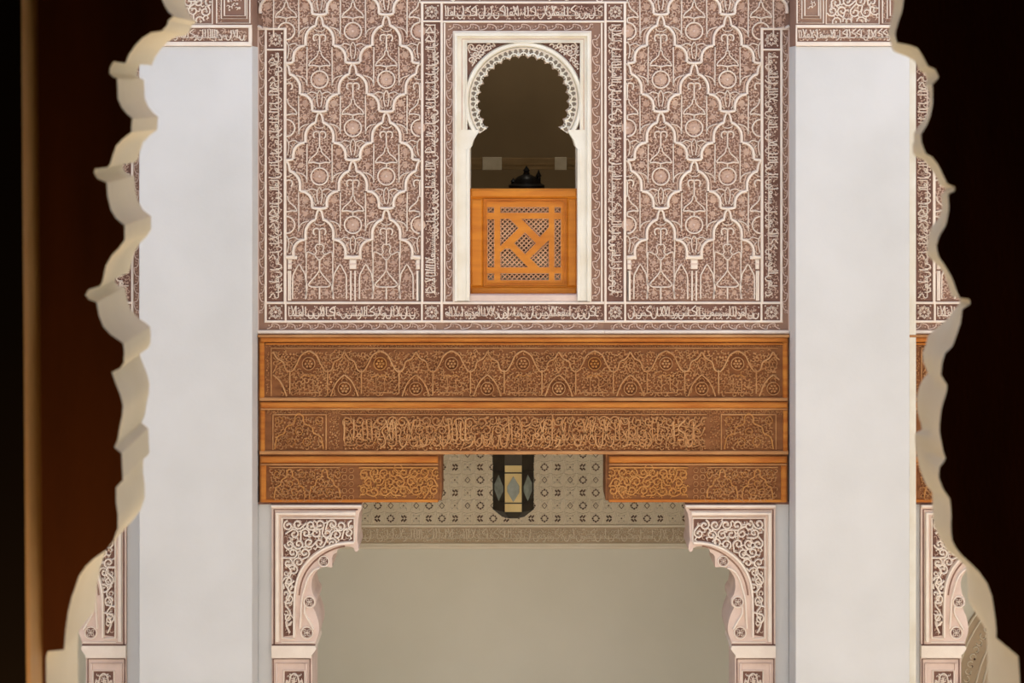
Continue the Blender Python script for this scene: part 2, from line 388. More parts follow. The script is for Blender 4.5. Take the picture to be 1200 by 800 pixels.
YN = -10.2; KN = (D+YN)/D; YF = -D+(D+YN)/.93; KF = (D+YF)/D
def w3(p, Y, K): return ((p[0]-VX)*S*K, Y, ZC+(VY-p[1])*S*K)
nW = [w3(p, YN, KN) for p in near]; fW = [w3(p, YF, KF) for p in far]
# smooth the outlines with a little rounding, then skin the reveal through a mid ring
def wall_near():
    V = []; F = []; MI = []
    n = len(nW); rings = [nW, [tuple(a[k]*.66+b[k]*.34 for k in range(3)) for a, b in zip(nW, fW)], [tuple(a[k]*.33+b[k]*.67 for k in range(3)) for a, b in zip(nW, fW)], fW]
    for r in rings: V += r
    for q in range(3):
        for i in range(n-1): F.append((q*n+i, q*n+i+1, (q+1)*n+i+1, (q+1)*n+i)); MI.append(0)
        F.append((q*n+n-1, q*n, (q+1)*n, (q+1)*n+n-1)); MI.append(0)
    reveal = (V, F, MI)
    # faces with the opening cut out
    def face(ring, Y, x0, z0, x1, z1, flip):
        out = [(x0, Y, z0), (x1, Y, z0), (x1, Y, z1), (x0, Y, z1)]
        L = [[Vector((p[0], p[2], 0)) for p in out], [Vector((p[0], p[2], 0)) for p in ring]]
        t = tessellate_polygon(L); vs = out+list(ring)
        return vs, [tuple(reversed(a)) if flip else tuple(a) for a in t]
    return reveal, face
reveal, face = wall_near()
o = mesh_obj('lobed_arch', reveal[0], reveal[1], reveal[2], ['intrados'], None, None, True)
o['label'] = 'cream plaster edge of the near many-lobed arch framing the whole view'; o['category'] = 'arch'
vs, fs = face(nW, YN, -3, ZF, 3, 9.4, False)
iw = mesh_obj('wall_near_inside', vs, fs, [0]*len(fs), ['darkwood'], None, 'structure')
vs, fs = face(fW, YF, -8, 0, 8, 9.8, True)
mesh_obj('wall_near_outside', vs, fs, [0]*len(fs), ['plaster'], None, 'structure')
wbox('trim_sun_blocker', -8, YF+.002, ZC+.95, 8, YF+1.05, ZC+1.05, 'cedar')  # unseen eave slab added to keep direct sun off the near arch
# the dark room around the camera
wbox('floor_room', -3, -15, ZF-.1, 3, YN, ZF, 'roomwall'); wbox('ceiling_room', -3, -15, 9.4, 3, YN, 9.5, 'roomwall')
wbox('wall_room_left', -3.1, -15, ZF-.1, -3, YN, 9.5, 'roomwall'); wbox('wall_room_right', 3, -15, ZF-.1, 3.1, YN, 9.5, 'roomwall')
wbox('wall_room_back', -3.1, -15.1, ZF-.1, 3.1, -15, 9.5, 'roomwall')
def frame_stile():
    t = thing('window_frame_post', 'wooden post at the far left, worn inner edge painted golden as lit, front painted black as shaded', 'wooden post', (-.52, YN-.035, ZF))
    V = []; 
    for z, xa in ((ZF, -.488), (ZC+1.9, -.514)):
        for (dx, y) in ((0, YN), (.0, YN-.046), (-.003, YN-.05), (-.09, YN-.05), (-.09, YN)): V.append((xa+dx, y, z))
    F = [(i, (i+1) % 5, 5+(i+1) % 5, 5+i) for i in range(5)]+[(4,3,2,1,0),(5,6,7,8,9)]
    mesh_obj('post', V, F, [1, 1, 0, 0, 0, 0, 0], ['shaded_wood', 'lit_wood'], t)  # inner side coloured golden as lit, other faces black as shaded
frame_stile()

# ------------------------------------------------------------ piers
def pier(u0, u1, label, strip=None, blocks=(), fol=()):
    Y0 = -.28; k = (D+Y0)/D
    t = thing('pillar', label, 'pillar', ((((u0+u1)/2)-VX)*S*k, Y0, 0), 'white piers of the courtyard')
    mb = MB(Y0); vb = VY+ZC/(S*k)
    mb.box(u0, 54, u1, vb, -46, 0, 'plaster', .8); mb.build('shaft', t)
    st = MB(Y0); st.box(u0+.5, -300, u1-.5, 54, -46, 0, 'mauve'); st.build('stucco_ground', t)
    r = MB(Y0)
    for v, hh in ((31, 3.5), (51.5, 5)): r.box(u0, v-hh/2, u1, v+hh/2, 0, 2.6, 'cream', .7)
    r.box(u0, -302, u1, -297, 0, 3, 'cream', .7); r.box(u0, 30, u0+1.6, 52, 0, 2.4, 'cream'); r.box(u1-4, 30, u1, 52, 0, 2.4, 'cream', .5)
    r.build_each('moulding', t)
    g = MB(Y0); script(g, hplace(u0+3, 48.5), u1-u0-8, 15.5, int(u0)+7); g.build('inscription_band', t, kind='stuff')
    for a, b in blocks:
        q = MB(Y0)
        for i, ins in enumerate((2, 7.5, 11)):
            q.ribbon([(a+ins, 27-ins*.95+2), (b-ins*.6, 27-ins*.95+2), (b-ins*.6, -60), (a+ins, -60)], 1.8 if i != 1 else 1.4, 2.4, 'cream', 0, closed=True)
        curls(q, (a+13, -56, b-9, 14), lambda x, y: a+13 < x < b-9 and -56 < y < 14, 4.5, 'cream', int(a), 1.3, 2)
        curls(q, (a+2.5, -58, a+7.5, 26), lambda x, y: True, 2.6, 'mid', int(a)+2, .8, 1)
        q.build('nested_panel', t)
    for a, b in fol:
        q = MB(Y0); q.ribbon([(a+1, 28), (b-1, 28), (b-1, -62), (a+1, -62)], 1.6, 2.4, 'cream', 0, closed=True)
        ins = lambda x, y: a+3 < x < b-3 and -60 < y < 26
        scrolls(q, (a+2, -60, b-2, 26), ins, 13, 'cream', int(a)+3, 2.0, 2.4); curls(q, (a+2, -60, b-2, 26), ins, 4.4, 'mid', int(a)+4)
        q.build('foliage_panel', t)
    for a, b in list(blocks)+list(fol):
        q = MB(Y0); ins = lambda x, y: a+3 < x < b-3 and -295 < y < -66
        scrolls(q, (a, -295, b, -66), ins, 16, 'cream', int(a)+13, 2.2, 2.4); q.build('upper_foliage', t)
    if strip:
        q = MB(-.05); q.box(strip[0], 54, strip[1], VY+ZC/(S*.9958), -7.5, 0, 'frame', .5); q.build('jamb', t)
    return t
pier(163, 295.5, 'tall white plaster pier to the left of the carved window bay', None, [(163, 192), (252, 294)], [(193, 250)])
pier(932.3, 1066, 'tall white plaster pier to the right of the carved window bay', (1064, 1073.5), [(932, 966), (1032, 1065)], [(967, 1031)])

# ------------------------------------------------------------ net of lobed arches
HALF = [(0,0),(-2.2,2.5),(-3.6,7),(-4.2,12),(-8.5,13.8),(-12.5,17.5),(-15.6,23),(-16.4,29),(-16.2,35.5)]
HALF2 = [(-17,35.5),(-22,36.5),(-27,40),(-30,45.5),(-30.6,51),(-30.3,54.5),(-34,55.6),(-39.2,56)]
def cell(mb, cx, cy, clip, bottom=False):
    c = lambda P, s: [(cx+s*x, cy+y) for x, y in P]
    for s in (-1, 1):
        mb.ribbon(c(spl(HALF[:4], 2), -s), 3.2, 4.6, 'cream', 0, clip=clip)
        mb.ribbon(c(spl(HALF[3:], 2), -s), 4.0, 5.0, 'cream', 0, clip=clip)
        mb.ribbon(c(spl(HALF2[:6], 2), -s), 4.0, 5.0, 'cream', 0, clip=clip)
        mb.ribbon(c(HALF2[5:], -s), 3.8, 5.0, 'cream', 0, clip=clip)
        # secondary thin outline outside the big one
        mb.ribbon(c([(x-3.4, y-1.5) for x, y in spl(HALF[4:], 2)], -s), 2.0, 2.6, 'mid', 0, clip=clip)
        mb.ribbon(c([(x-3.2, y-2) for x, y in spl(HALF2[1:5], 2)], -s), 2.0, 2.6, 'mid', 0, clip=clip)
    T = lambda P, ww=1.5: mb.ribbon([(cx+x, cy+y) for x, y in P], ww*1.12, 3.2, 'cream', 0, clip=clip)
    mb.ribbon([(cx+x, cy+y) for x, y in ((0, 5), (1.5, 9), (0, 13), (-1.5, 9))], 1, 2, 'mid', 0, closed=True, clip=clip)
    for s in (-1, 1):
        T([(s*x, y) for x, y in spl([(.3,23.5),(3,22.4),(6.5,23.5),(7.2,27.5),(5.6,30)], 2)], 1.8)
        T([(s*x, y) for x, y in spl([(0,18.5),(3.5,18),(6.5,15.5)], 2)], 1.1)
        mb.boss(cx+s*6, cy+33, 1.4, 1.6, 'mid', 0, 6) if clip(cx+s*6, cy+33) else None
        if not bottom:
            T([(s*14.6, 37), (s*14.8, 60), (s*14.8, 82)], 1.5)
            T([(s*x, y) for x, y in spl([(0,40.5),(1.8,42.5),(2.3,46),(5.5,50),(10.5,54),(12.8,58.5)], 2)], 1.5)
            T([(s*x, y) for x, y in spl([(14.8,80),(17,74.5),(22,71.5),(27,70.5)], 2)], 1.3)
            T([(s*x, y) for x, y in spl([(2.4,92),(5.5,90.5),(10,89.5),(14,92),(17.5,91.5)], 2)], 1.3)
            T([(s*x, y) for x, y in spl([(0,87.5),(2.6,92),(3,99),(1.4,107)], 2)], 1.3)
            T([(s*x, y) for x, y in spl([(5,95),(8,99),(8,104),(4,109)], 2)], 1.0)
            for (x, y, r) in ((22.5, 46, 4.2), (22, 62, 3.4)):
                if clip(cx+s*x, cy+y): mb.boss(cx+s*x, cy+y, r, .9, 'mid', 0, 8, .7); mb.boss(cx+s*x, cy+y, 1.1, 1.7, 'mid', 0, 5)
    T([(0, 24), (0, 42)], 1.9)
    if not bottom:
        T([(-12.8, 59), (-7, 58.4), (0, 60), (7, 58.4), (12.8, 59)], 1.7)
        T(arc(0, 75, 10, 0, 360, 20), 1.8)
        if clip(cx, cy+75): mb.boss(cx, cy+75, 7.4, 1.0, 'mid', 0, 12, .75); mb.boss(cx, cy+75, 2.0, 2.2, 'pink', 0, 8)
        T([(0, 60), (0, 65)], 1.6)
    else:
        for s in (-1, 1):
            T([(s*x, y) for x, y in spl([(16.2,35),(16.4,48),(16,57)], 2)], 1.5)
            T([(s*x, y) for x, y in spl([(0,42),(3,41),(5,45),(3.5,50),(7,53),(13,50),(15.5,57),(15.5,104)], 2)], 1.4)
            T([(s*x, y) for x, y in spl([(16,85),(17,76),(20.5,70),(24,64.5),(28,71),(31,77),(31.5,85),(31.5,105)], 2)], 1.7)
            T([(s*x, y) for x, y in spl([(0,71),(3,76),(9,83),(13,88),(9,91),(0,91)], 2)], 1.5)
            T([(s*x, y) for x, y in spl([(0,60),(4,56),(6,52)], 2)], 1.2)
            T([(s*x, y) for x, y in spl([(16,85),(14.5,91),(16,100),(16.3,105)], 2)], 1.8)
            for (x, y, r) in ((8, 63, 3), (8, 98, 3), (24, 80, 3.4), (23, 46, 3.2)):
                if clip(cx+s*x, cy+y): mb.boss(cx+s*x, cy+y, r, .9, 'mid', 0, 7, .6)
        T([(0, 58), (0, 72)], 1.9); T([(0, 91), (0, 105)], 1.9)
def column(mb, cx, half=0):
    a, b = (-4, 4)
    if half < 0: a = -.5
    if half > 0: b = .5
    mb.box(cx+a*2.6, 299.5, cx+b*2.6, 303.5, 0, 3.4, 'cream', .6)
    mb.box(cx+a, 304, cx+b, 315, 0, 3, 'cream', .8); mb.box(cx+a*1.15, 308, cx+b*1.15, 310, 0, 3.4, 'pink', .3)
    mb.box(cx+a*.85, 317, cx+a*.85+1.8 if half <= 0 else cx+b*.85, 352, 0, 2.6, 'cream', .4)
    mb.box(cx+b*.85-1.8, 317, cx+b*.85, 352, 0, 2.6, 'cream', .4)
def stucco_panel(mirror, label):
    uc = 411; X = ((1227-uc) if mirror else uc)
    t = thing('stucco_relief', label, 'wall relief', (fx(X), 0, fz(389)), 'carved stucco panels')
    N = lambda: MB(0, mirror)
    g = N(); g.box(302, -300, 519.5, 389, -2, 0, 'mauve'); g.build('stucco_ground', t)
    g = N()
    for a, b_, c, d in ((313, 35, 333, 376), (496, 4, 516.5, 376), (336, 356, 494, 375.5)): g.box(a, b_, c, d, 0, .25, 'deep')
    g.build_each('band_ground', t)
    r = N()
    for u, v0, v1, ww in ((311.5, 34, 377, 2.6), (334.3, 34, 356, 3.2), (494.8, 2, 356, 3.0), (517.6, 2, 377, 2.8)): r.box(u-ww/2, v0, u+ww/2, v1, 0, 3, 'cream', .7)
    for v, a, b, ww in ((34, 302, 336, 2.6), (58.2, 311, 336, 2.2), (354.6, 311, 519, 2.6), (376.4, 310, 519, 2.6), (3, 493, 519, 2.6), (25, 494, 519, 2.2)): r.box(a, v-ww/2, b, v+ww/2, 0, 2.9, 'cream', .7)
    r.box(302, 386.6, 519.5, 390.5, 0, 5, 'cream', 1); r.box(302, 34, 303.4, 388, 0, 2.4, 'pink')
    r.box(334, 354.6, 336, 376, 0, 2.8, 'cream'); r.box(493.5, 354, 495.5, 376, 0, 2.8, 'cream')
    r.box(302, -300, 519.5, -293, 0, 4, 'cream', 1)
    r.build_each('moulding', t)
    b = N(); vine(b, 303.6, 36, 310.4, 376, 'pink', 3, 10); b.build('vine_band', t); b = N(); vine(b, 312, 378, 519, 386, 'pink', 4, 9); b.build('vine_band', t)
    b = N(); script(b, vplace(331.5, 61, True) if not mirror else vplace(331.5, 61, True), 290, 17.5, 11+mirror); b.build('inscription_band', t)
    b = N(); script(b, vplace(515.0, 28, True), 322, 18, 31+mirror); b.build('inscription_band', t)
    b = N(); script(b, (hplace(337, 374.6) if not mirror else (lambda tt, y: (492-tt, 374.6-y))), 155, 17.5, 51+mirror); b.build('inscription_band', t)
    for cu, cv in ((323, 46.3), (323, 365.5), (506, 14), (506, 365.5)):
        b = N(); star(b, cu, cv, 9.3); curls(b, (cu-10, cv-10, cu+10, cv+10), lambda x, y: abs(x-cu) < 9 and abs(y-cv) < 9, 3.4, 'mid', 5, .8, 1.2); b.build('star_block', t)
    clip = lambda x, y: (336 if y > 34 else 303.5) < x < 493.3 and y < 353 and y > -292
    b = N(); curls(b, (303, -290, 494, 353), clip, 4.3, 'mid', 77, 1.75, 1.8, 0, .6, .3); b.build('fine_foliage', t, kind='stuff')
    rows = [(245, (374.6, 452.8), True)]; y = 188.3; i = 0
    while y > -300:
        rows.append((y, (335.5, 413.7, 491.9) if i % 2 == 0 else (296.4, 374.6, 452.8), False)); y -= 56.7; i += 1
    cache = {}
    for y, xs, bot in rows:
        for x in xs:
            if x < 300 and y > 30: continue
            b = N(); cell(b, x, y, clip, bot)
            if b.v: b.build('lobed_arch_motif', t)
    for cx, hf in ((413.7, 0), (338, -1), (491.5, 1)):
        b = N(); column(b, cx, hf); b.build('colonnette', t)
    return t
pl = stucco_panel(False, 'carved stucco wall panel with a net of lobed arches, left of the window')
pr = stucco_panel(True, 'carved stucco wall panel with a net of lobed arches, right of the window')
OFF = 760*S
dup(pr, -OFF, 'sliver of carved stucco panel seen beyond the left edge of the left white pier')
dup(pl, OFF, 'strip of carved stucco panel seen beyond the right edge of the right white pier')

# ------------------------------------------------------------ window surround
CXW, CYW, RW = 613.5, 119.0, 53.0
def arch_pts(r, a0=-216, a1=36, n=60): return arc(CXW, CYW, r, a0, a1, n)
def scallop(r, amp, lobes=21, n=5):
    P = []
    for i in range(lobes*n+1):
        t = i/n; a = math.radians(-216+252*i/(lobes*n)); rr = r+amp*abs(math.sin(PI*t)) ; P.append((CXW+rr*math.cos(a), CYW+rr*math.sin(a)))
    return P
def window_surround():
    t = thing('window_surround', 'cream stucco window frame with a scalloped round arch over the wooden screen', 'window frame', (fx(613.5), 0, fz(352)))
    g = MB(); 
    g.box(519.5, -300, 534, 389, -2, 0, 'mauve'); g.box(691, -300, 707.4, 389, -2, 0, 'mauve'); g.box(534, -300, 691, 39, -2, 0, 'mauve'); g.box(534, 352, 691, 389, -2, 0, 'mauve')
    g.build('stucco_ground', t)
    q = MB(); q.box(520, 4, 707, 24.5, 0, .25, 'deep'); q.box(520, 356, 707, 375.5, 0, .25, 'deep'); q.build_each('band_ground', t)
    r = MB()
    for v, a, b, ww in ((3, 519, 708, 2.6), (25.4, 519, 708, 2.4), (354.6, 519, 708, 2.8), (376.4, 519, 708, 2.6)): r.box(a, v-ww/2, b, v+ww/2, 0, 2.9, 'cream', .7)
    r.box(519.5, 386.6, 707.4, 390.5, 0, 5, 'cream', 1)
    for u, v0, v1, ww in ((521, 27, 354, 2), (705, 27, 354, 2), (531.8, 37, 354, 2.2), (692, 37, 354, 2.2)): r.box(u-ww/2, v0, u+ww/2, v1, 0, 2.6, 'cream', .5)
    r.box(531, 36.4, 693, 39, 0, 3, 'cream', .5); r.build_each('moulding', t)
    b = MB(); script(b, hplace(521, 23.4), 186, 18, 91); b.build('inscription_band', t)
    b = MB(); script(b, hplace(521, 374.6), 186, 17.5, 92); b.build('inscription_band', t)
    b = MB(); vine(b, 522.4, 39, 530.6, 353, 'pink', 5, 10); b.build('vine_band', t); b = MB(); vine(b, 693.4, 39, 703.8, 353, 'pink', 6, 10); b.build('vine_band', t); b = MB(); vine(b, 524, 27.5, 704, 36, 'pink', 7, 10); b.build('vine_band', t); b = MB(); vine(b, 519.5, 378, 707.4, 386, 'pink', 8, 12); b.build('vine_band', t)
    b = MB(); curls(b, (525, -290, 705, 0), lambda x, y: True, 9, 'cream', 99, 2, 2.6); b.build('upper_foliage', t, kind='stuff')
    # stepped white frame
    f = MB()
    outer = [(533, 352), (533, 39), (691, 39), (691, 352), (688, 352), (688, 42.5), (536, 42.5), (536, 352)]
    f.poly([outer], -2, 7.5, 'frame')
    f.poly([[(536, 152), (536, 42.5), (688, 42.5), (688, 152), (681, 152), (681, 49), (546, 49), (546, 152)]], -2, 3.0, 'frame')
    f.ribbon([(541.5, 152), (541.5, 46), (684, 46), (684, 152)], 1.3, .5, 'mid', 3.0); f.ribbon([(546.8, 152), (546.8, 49.6), (680.2, 49.6), (680.2, 152)], 2.2, 2.6, 'frame', 2.6)  # first ribbon: pinkish line painted as the shadow of the frame's step
    f.build('frame', t)
    # spandrel plate with the arch cut out, and its deep scalloped soffit
    sc_in = scallop(RW-1.2, 4.0)
    pl_ = [(546, 152), (546, 49), (681, 49), (681, 152), (660, 152)]+sc_in[::-1]+[(567, 152)]
    pl_ = [(546, 152), (546, 49), (681, 49), (681, 152)]+sc_in[::-1]
    f = MB(); f.poly([pl_], -60, -1.0, 'deep', 'cream'); f.ribbon(arch_pts(59, -216, 36, 60), 10, 1.3, 'frame', -1, top=.9); f.build('arch_plate', t)
    f = MB(); so = arch_pts(72.5, -206, 26, 50); si = scallop(66.2, .9, 30, 2)
    f.ribbon(arch_pts(67.2, -211, 31, 60), 6.5, 5.0, 'frame', -1.0, top=.5); f.ribbon(arch_pts(62.4, -216, 36, 60), 1.5, 3.0, 'cream', -1)
    f.ribbon(scallop(RW+.4, 4.0), 2.4, 3.4, 'frame', -1.0)
    for i in range(21):
        a = math.radians(-216+12*(i+.5)); da = math.radians(5.4)
        p = lambda r, an: (CXW+r*math.cos(an), CYW+r*math.sin(an))
        for sg in (-1, 1):
            f.ribbon([p(54.6, a+sg*.004), p(57.0, a+sg*.040), p(59.6, a+sg*.062), p(61.6, a+sg*.055)], 4.6, .8, 'gal_mark', .2, top=.85, taper=True)
        f.ribbon([p(54.5, a), p(61, a)], 1.0, 2.0, 'frame', .2)
    f.build('scalloped_archivolt', t)
    inside = lambda x, y: 548.5 < x < 678.5 and 51 < y < 148 and math.hypot(x-CXW, y-CYW) > 72.2
    f = MB(); scrolls(f, (548, 51, 679, 148), inside, 8.6, 'cream', 5, 1.7, 2.6, -1); curls(f, (548, 51, 679, 148), inside, 3.6, 'mid', 6, 1, 1.6, -1); f.build('spandrel_foliage', t)
    # jambs with flared capitals
    for mir in (False, True):
        q = MB(0, mir)
        q.poly([[(534.5, 152), (560.5, 152), (561, 155), (558, 159), (554.5, 165), (552.5, 172), (550.6, 174), (550.6, 352), (534.5, 352)]], -60, 3.6, 'frame')
        q.box(546.2, 174, 550.6, 352, 0, 4.4, 'frame', .5); q.build('jamb', t)
    q = MB(); q.box(549, 345.5, 678, 353, -60, 1.2, 'pink', .5); q.build('sill', t)
window_surround()

# ------------------------------------------------------------ wooden window screen
def clip_line(a, b, poly):
    # segment of the line a-b inside a convex polygon
    t0, t1 = 0.0, 1.0; dx, dy = b[0]-a[0], b[1]-a[1]; n = len(poly)
    cx = sum(p[0] for p in poly)/n; cy = sum(p[1] for p in poly)/n
    for i in range(n):
        p, q = poly[i], poly[(i+1) % n]; nx, ny = -(q[1]-p[1]), q[0]-p[0]
        if (cx-p[0])*nx+(cy-p[1])*ny < 0: nx, ny = -nx, -ny
        d = dx*nx+dy*ny; e = (a[0]-p[0])*nx+(a[1]-p[1])*ny
        if abs(d) < 1e-9:
            if e < 0: return None
        elif d > 0: t0 = max(t0, -e/d)
        else: t1 = min(t1, -e/d)
    return None if t0 >= t1 else ((a[0]+dx*t0, a[1]+dy*t0), (a[0]+dx*t1, a[1]+dy*t1))
def window_screen():
    Y0 = .10; k = (D+Y0)/D
    t = thing('window_screen', 'orange wooden screen with turned lattice and a centre diamond, filling the window bottom', 'window screen', ((614-VX)*S*k, Y0, ZC+(VY-345)*S*k))
    f = MB(Y0)
    bars = [('rail', 551.2, 221, 676.4, 232), ('rail', 551.2, 336, 676.4, 345.3), ('stile', 551.2, 232, 566, 336), ('stile', 664.5, 232, 676.4, 336)]
    for nm, a, b, c, d in bars:
        q = MB(Y0); q.box(a, b, c, d, -6, 3.2, 'screen', 2.4); q.build(nm, t)
    q = MB(Y0)
    for ins, hh in ((1.0, 2.6), (4.2, 1.6)): q.ribbon([(566+ins, 232+ins), (664.5-ins, 232+ins), (664.5-ins, 336-ins), (566+ins, 336-ins)], 1.8, hh, 'screen', 0, closed=True)
    q.build_each('moulding', t)
    H = [[(571.5,257),(579,257),(579,313),(571.5,313)], [(650,257),(657,257),(657,313),(650,313)], [(586.5,243),(643,243),(643,249),(586.5,249)], [(586.5,320.5),(643,320.5),(643,328),(586.5,328)],
         [(571.5,243),(579,243),(579,249),(571.5,249)], [(650,243),(657,243),(657,249),(650,249)], [(571.5,320.5),(579,320.5),(579,328),(571.5,328)], [(650,320.5),(657,320.5),(657,328),(650,328)],
         [(615.3,272.5),(627.8,285),(615.3,297.5),(602.8,285)],
         [(586.5,256.6),(597,256.6),(607.5,267),(586.5,288)], [(611.5,256.6),(643,256.6),(643,266),(632.5,277.5)],
         [(643,281.5),(643,313),(632,313),(621.5,302.5)], [(586.5,296),(592,291.5),(597.5,291.5),(618.5,313),(586.5,313)]]
    q = MB(Y0); q.poly([[(565, 231), (665.5, 231), (665.5, 337), (565, 337)]]+[h[::-1] for h in H], -4, 0, 'screen'); board = q.build('pierced_board', t)
    for h in H:
        q = MB(Y0)
        for sgn in (1, -1):
            for c in range(-80, 81):
                c4 = c*5.6; a = (614-200, 285+c4-200*sgn); b = (614+200, 285+c4+200*sgn)
                s_ = clip_line(a, b, h)
                if s_: q.ribbon([s_[0], s_[1]], 1.9, 1.3, 'lattice', -3.4 if sgn > 0 else -3.0)
        q.build('lattice', board)
    for h in H:
        q = MB(Y0); q.ribbon(h, .8, .6, 'lattice', 0, closed=True); q.build('bead', board)
window_screen()
# things in the dim room
def upper_room():
    Y0 = 3.6; k = (D+Y0)/D
    X = lambda u: (u-VX)*S*k
    Z = lambda v: ZC+(VY-v)*S*k
    t = thing('timber_rail', 'dim wooden rail across the dark room behind the window', 'rail', (X(614), Y0, ZF))
    q = MB(Y0); q.box(540, 185, 690, 198.5, -8, 0, 'rail', .6); q.box(540, 192, 690, 193.2, 0, .8, 'rail'); q.build('board', t)
    for u in (542, 684): wbox('post', X(u)-.03, Y0, ZF, X(u)+.03, Y0+.05, Z(185), 'rail', None, t)
    for u0, u1, lb in ((565.5, 588, 'pale block on the left end of the rail in the dark window'), (650, 664, 'pale block on the right end of the rail in the dark window')):
        q = MB(Y0); q.box(u0, 184, u1, 199, 1, 5, 'stone', .5)
        for i in range(1, 4): q.box(u0+i*(u1-u0)/4-.5, 185, u0+i*(u1-u0)/4, 198, 5, 5.6, 'stone')
        o = q.build('stone_block', None); o['label'] = lb; o['category'] = 'block'
    # dark domed vessel on a stand
    Y1 = 2.2; k1 = (D+Y1)/D; cx = (617-VX)*S*k1; bz = ZC+(VY-221)*S*k1
    t = thing('censer', 'blackened metal domed censer with spires, dark against the window room', 'metal censer', (cx, Y1, ZF))
    def lathe(name, prof, x, m, seg=20):
        V = []; F = []
        for r, z in prof: V += [(x+r*math.cos(2*PI*i/seg), Y1+r*math.sin(2*PI*i/seg), z) for i in range(seg)]
        for j in range(len(prof)-1):
            for i in range(seg): F.append((j*seg+i, j*seg+(i+1) % seg, (j+1)*seg+(i+1) % seg, (j+1)*seg+i))
        F.append(tuple(range(seg))[::-1]); F.append(tuple((len(prof)-1)*seg+i for i in range(seg)))
        mesh_obj(name, V, F, [0]*len(F), [m], t, None, True)
    lathe('stand', [(.16, ZF), (.15, ZF+.03), (.03, ZF+.08), (.025, bz-.2), (.06, bz-.15), (.13, bz-.12)], cx, 'iron')
    lathe('bowl', [(.13, bz-.12), (.15, bz-.03), (.15, bz+.03), (.125, bz+.045)], cx, 'iron')
    lathe('dome', [(.11, bz+.045), (.1, bz+.075), (.075, bz+.10), (.03, bz+.12), (.022, bz+.14), (.03, bz+.15), (.012, bz+.175), (.003, bz+.19)], cx, 'iron')
    for dx, hh in ((-.11, .09), (.10, .16)): lathe('spire', [(.02, bz+.03), (.018, bz+hh*.6), (.026, bz+hh*.66), (.01, bz+hh*.85), (.002, bz+hh)], cx+dx, 'iron', 10)
upper_room()

# ------------------------------------------------------------ carved cedar beams
def rosette(mb, u, v, r, m, d0, h=1.6):
    mb.ribbon(arc(u, v, r, 0, 360, 14), 1.1, h, m, d0)
    for i in range(6):
        a = i*PI/3; mb.boss(u+r*.5*math.cos(a), v+r*.5*math.sin(a), r*.28, h*.9, m, d0, 6)
    mb.boss(u, v, r*.25, h, m, d0, 6)
def beam_top():
    t = thing('cedar_beam', 'upper carved cedar beam with rosettes, directly under the stucco panels', 'carved beam', (fx(613.5), 0, fz(468)), 'carved cedar beams')
    b = MB(); b.box(303, 391, 924, 468.5, -58, 4, 'cedar_dark', .6); b.build('board', t)
    b = MB(); b.box(303, 391, 924, 394, 4, 9, 'cedar', .6); b.box(306, 394.4, 922, 399.6, 4, 8, 'cedar_orange', 1.2); b.box(312, 401, 917, 403, 4, 6.5, 'cedar_orange', .4)
    b.box(305, 399.8, 310.5, 466, 4, 7, 'cedar_orange', 1.2); b.box(916.5, 399.8, 922, 466, 4, 7, 'cedar_orange', 1.2); b.box(305, 464.6, 922, 468.5, 4, 7.5, 'cedar', .8); b.box(318, 406.5, 911, 407.6, 4, 6, 'cedar', .2)
    b.box(318, 406.5, 319.2, 463, 4, 6, 'cedar', .2); b.build_each('moulding', t)
    c = MB(); 
    curls(c, (312, 403.5, 918, 406.5), lambda x, y: True, 2.6, 'cedar', 3, .8, 1, 4)
    x = 320.7; i = 0
    clip = lambda a, y: 320 < a < 912 and 408 < y < 464
    while x < 930:
        if 322 < x < 908: rosette(c, x, 454, 7.4, 'cedar_hi', 4, 4); c.ribbon(arc(x, 445, 3.2, 0, 360, 8), 1, 1.8, 'cedar', 4)
        u = x+41.75
        if u < 905:
            rosette(c, u, 425, 7.4, 'cedar_gold' if i % 3 == 1 else 'cedar_hi', 4, 4); c.ribbon([(u-9, 441), (u-4, 438), (u, 440), (u+4, 438), (u+9, 441)], 1.5, 1.8, 'cedar_gold', 4)
            c.ribbon([(u-14, 459), (u+14, 459)], 1.5, 1.8, 'cedar', 4, clip=clip)
            for s in (-1, 1):
                c.ribbon([(u+s*5, 442), (u+s*5, 457)], 1.3, 1.8, 'cedar', 4, clip=clip)
                c.ribbon([(u+s*22, 432), (u+s*22, 460)], 1.8, 3.4, 'cedar_hi', 4, clip=clip)
        for s in (-1, 1):
            c.ribbon(spl([(x, 411), (x+s*5, 419), (x+s*12, 423), (x+s*15, 432), (x+s*22, 434), (x+s*28, 425), (x+s*33, 415), (x+s*41.7, 410)], 3), 2.0, 3.6, 'cedar_hi', 4, clip=clip)
            c.ribbon(spl([(x, 438), (x+s*7, 444), (x+s*12, 452), (x+s*16, 463)], 3), 1.9, 3.6, 'cedar_hi', 4, clip=clip)
            c.ribbon(spl([(x, 418), (x+s*5, 424), (x, 436)], 3), 1.3, 1.8, 'cedar', 4, clip=clip)
        x += 83.5; i += 1
    c.build('rosette_carving', t)
    c = MB(); curls(c, (320, 408, 912, 464), (lambda a, y: clip(a, y) and math.hypot((a-362.45+41.75) % 83.5-41.75, y-425) > 9 and math.hypot((a-320.7+41.75) % 83.5-41.75, y-454) > 9), 4.2, 'cedar', 13, 1.7, 2.0, 4, .6, .25); curls(c, (311, 408, 318, 464), lambda x, y: 311.5 < x < 317.5, 3, 'cedar', 14, .8, 1, 4); c.build('fine_foliage', t, kind='stuff')
    return t
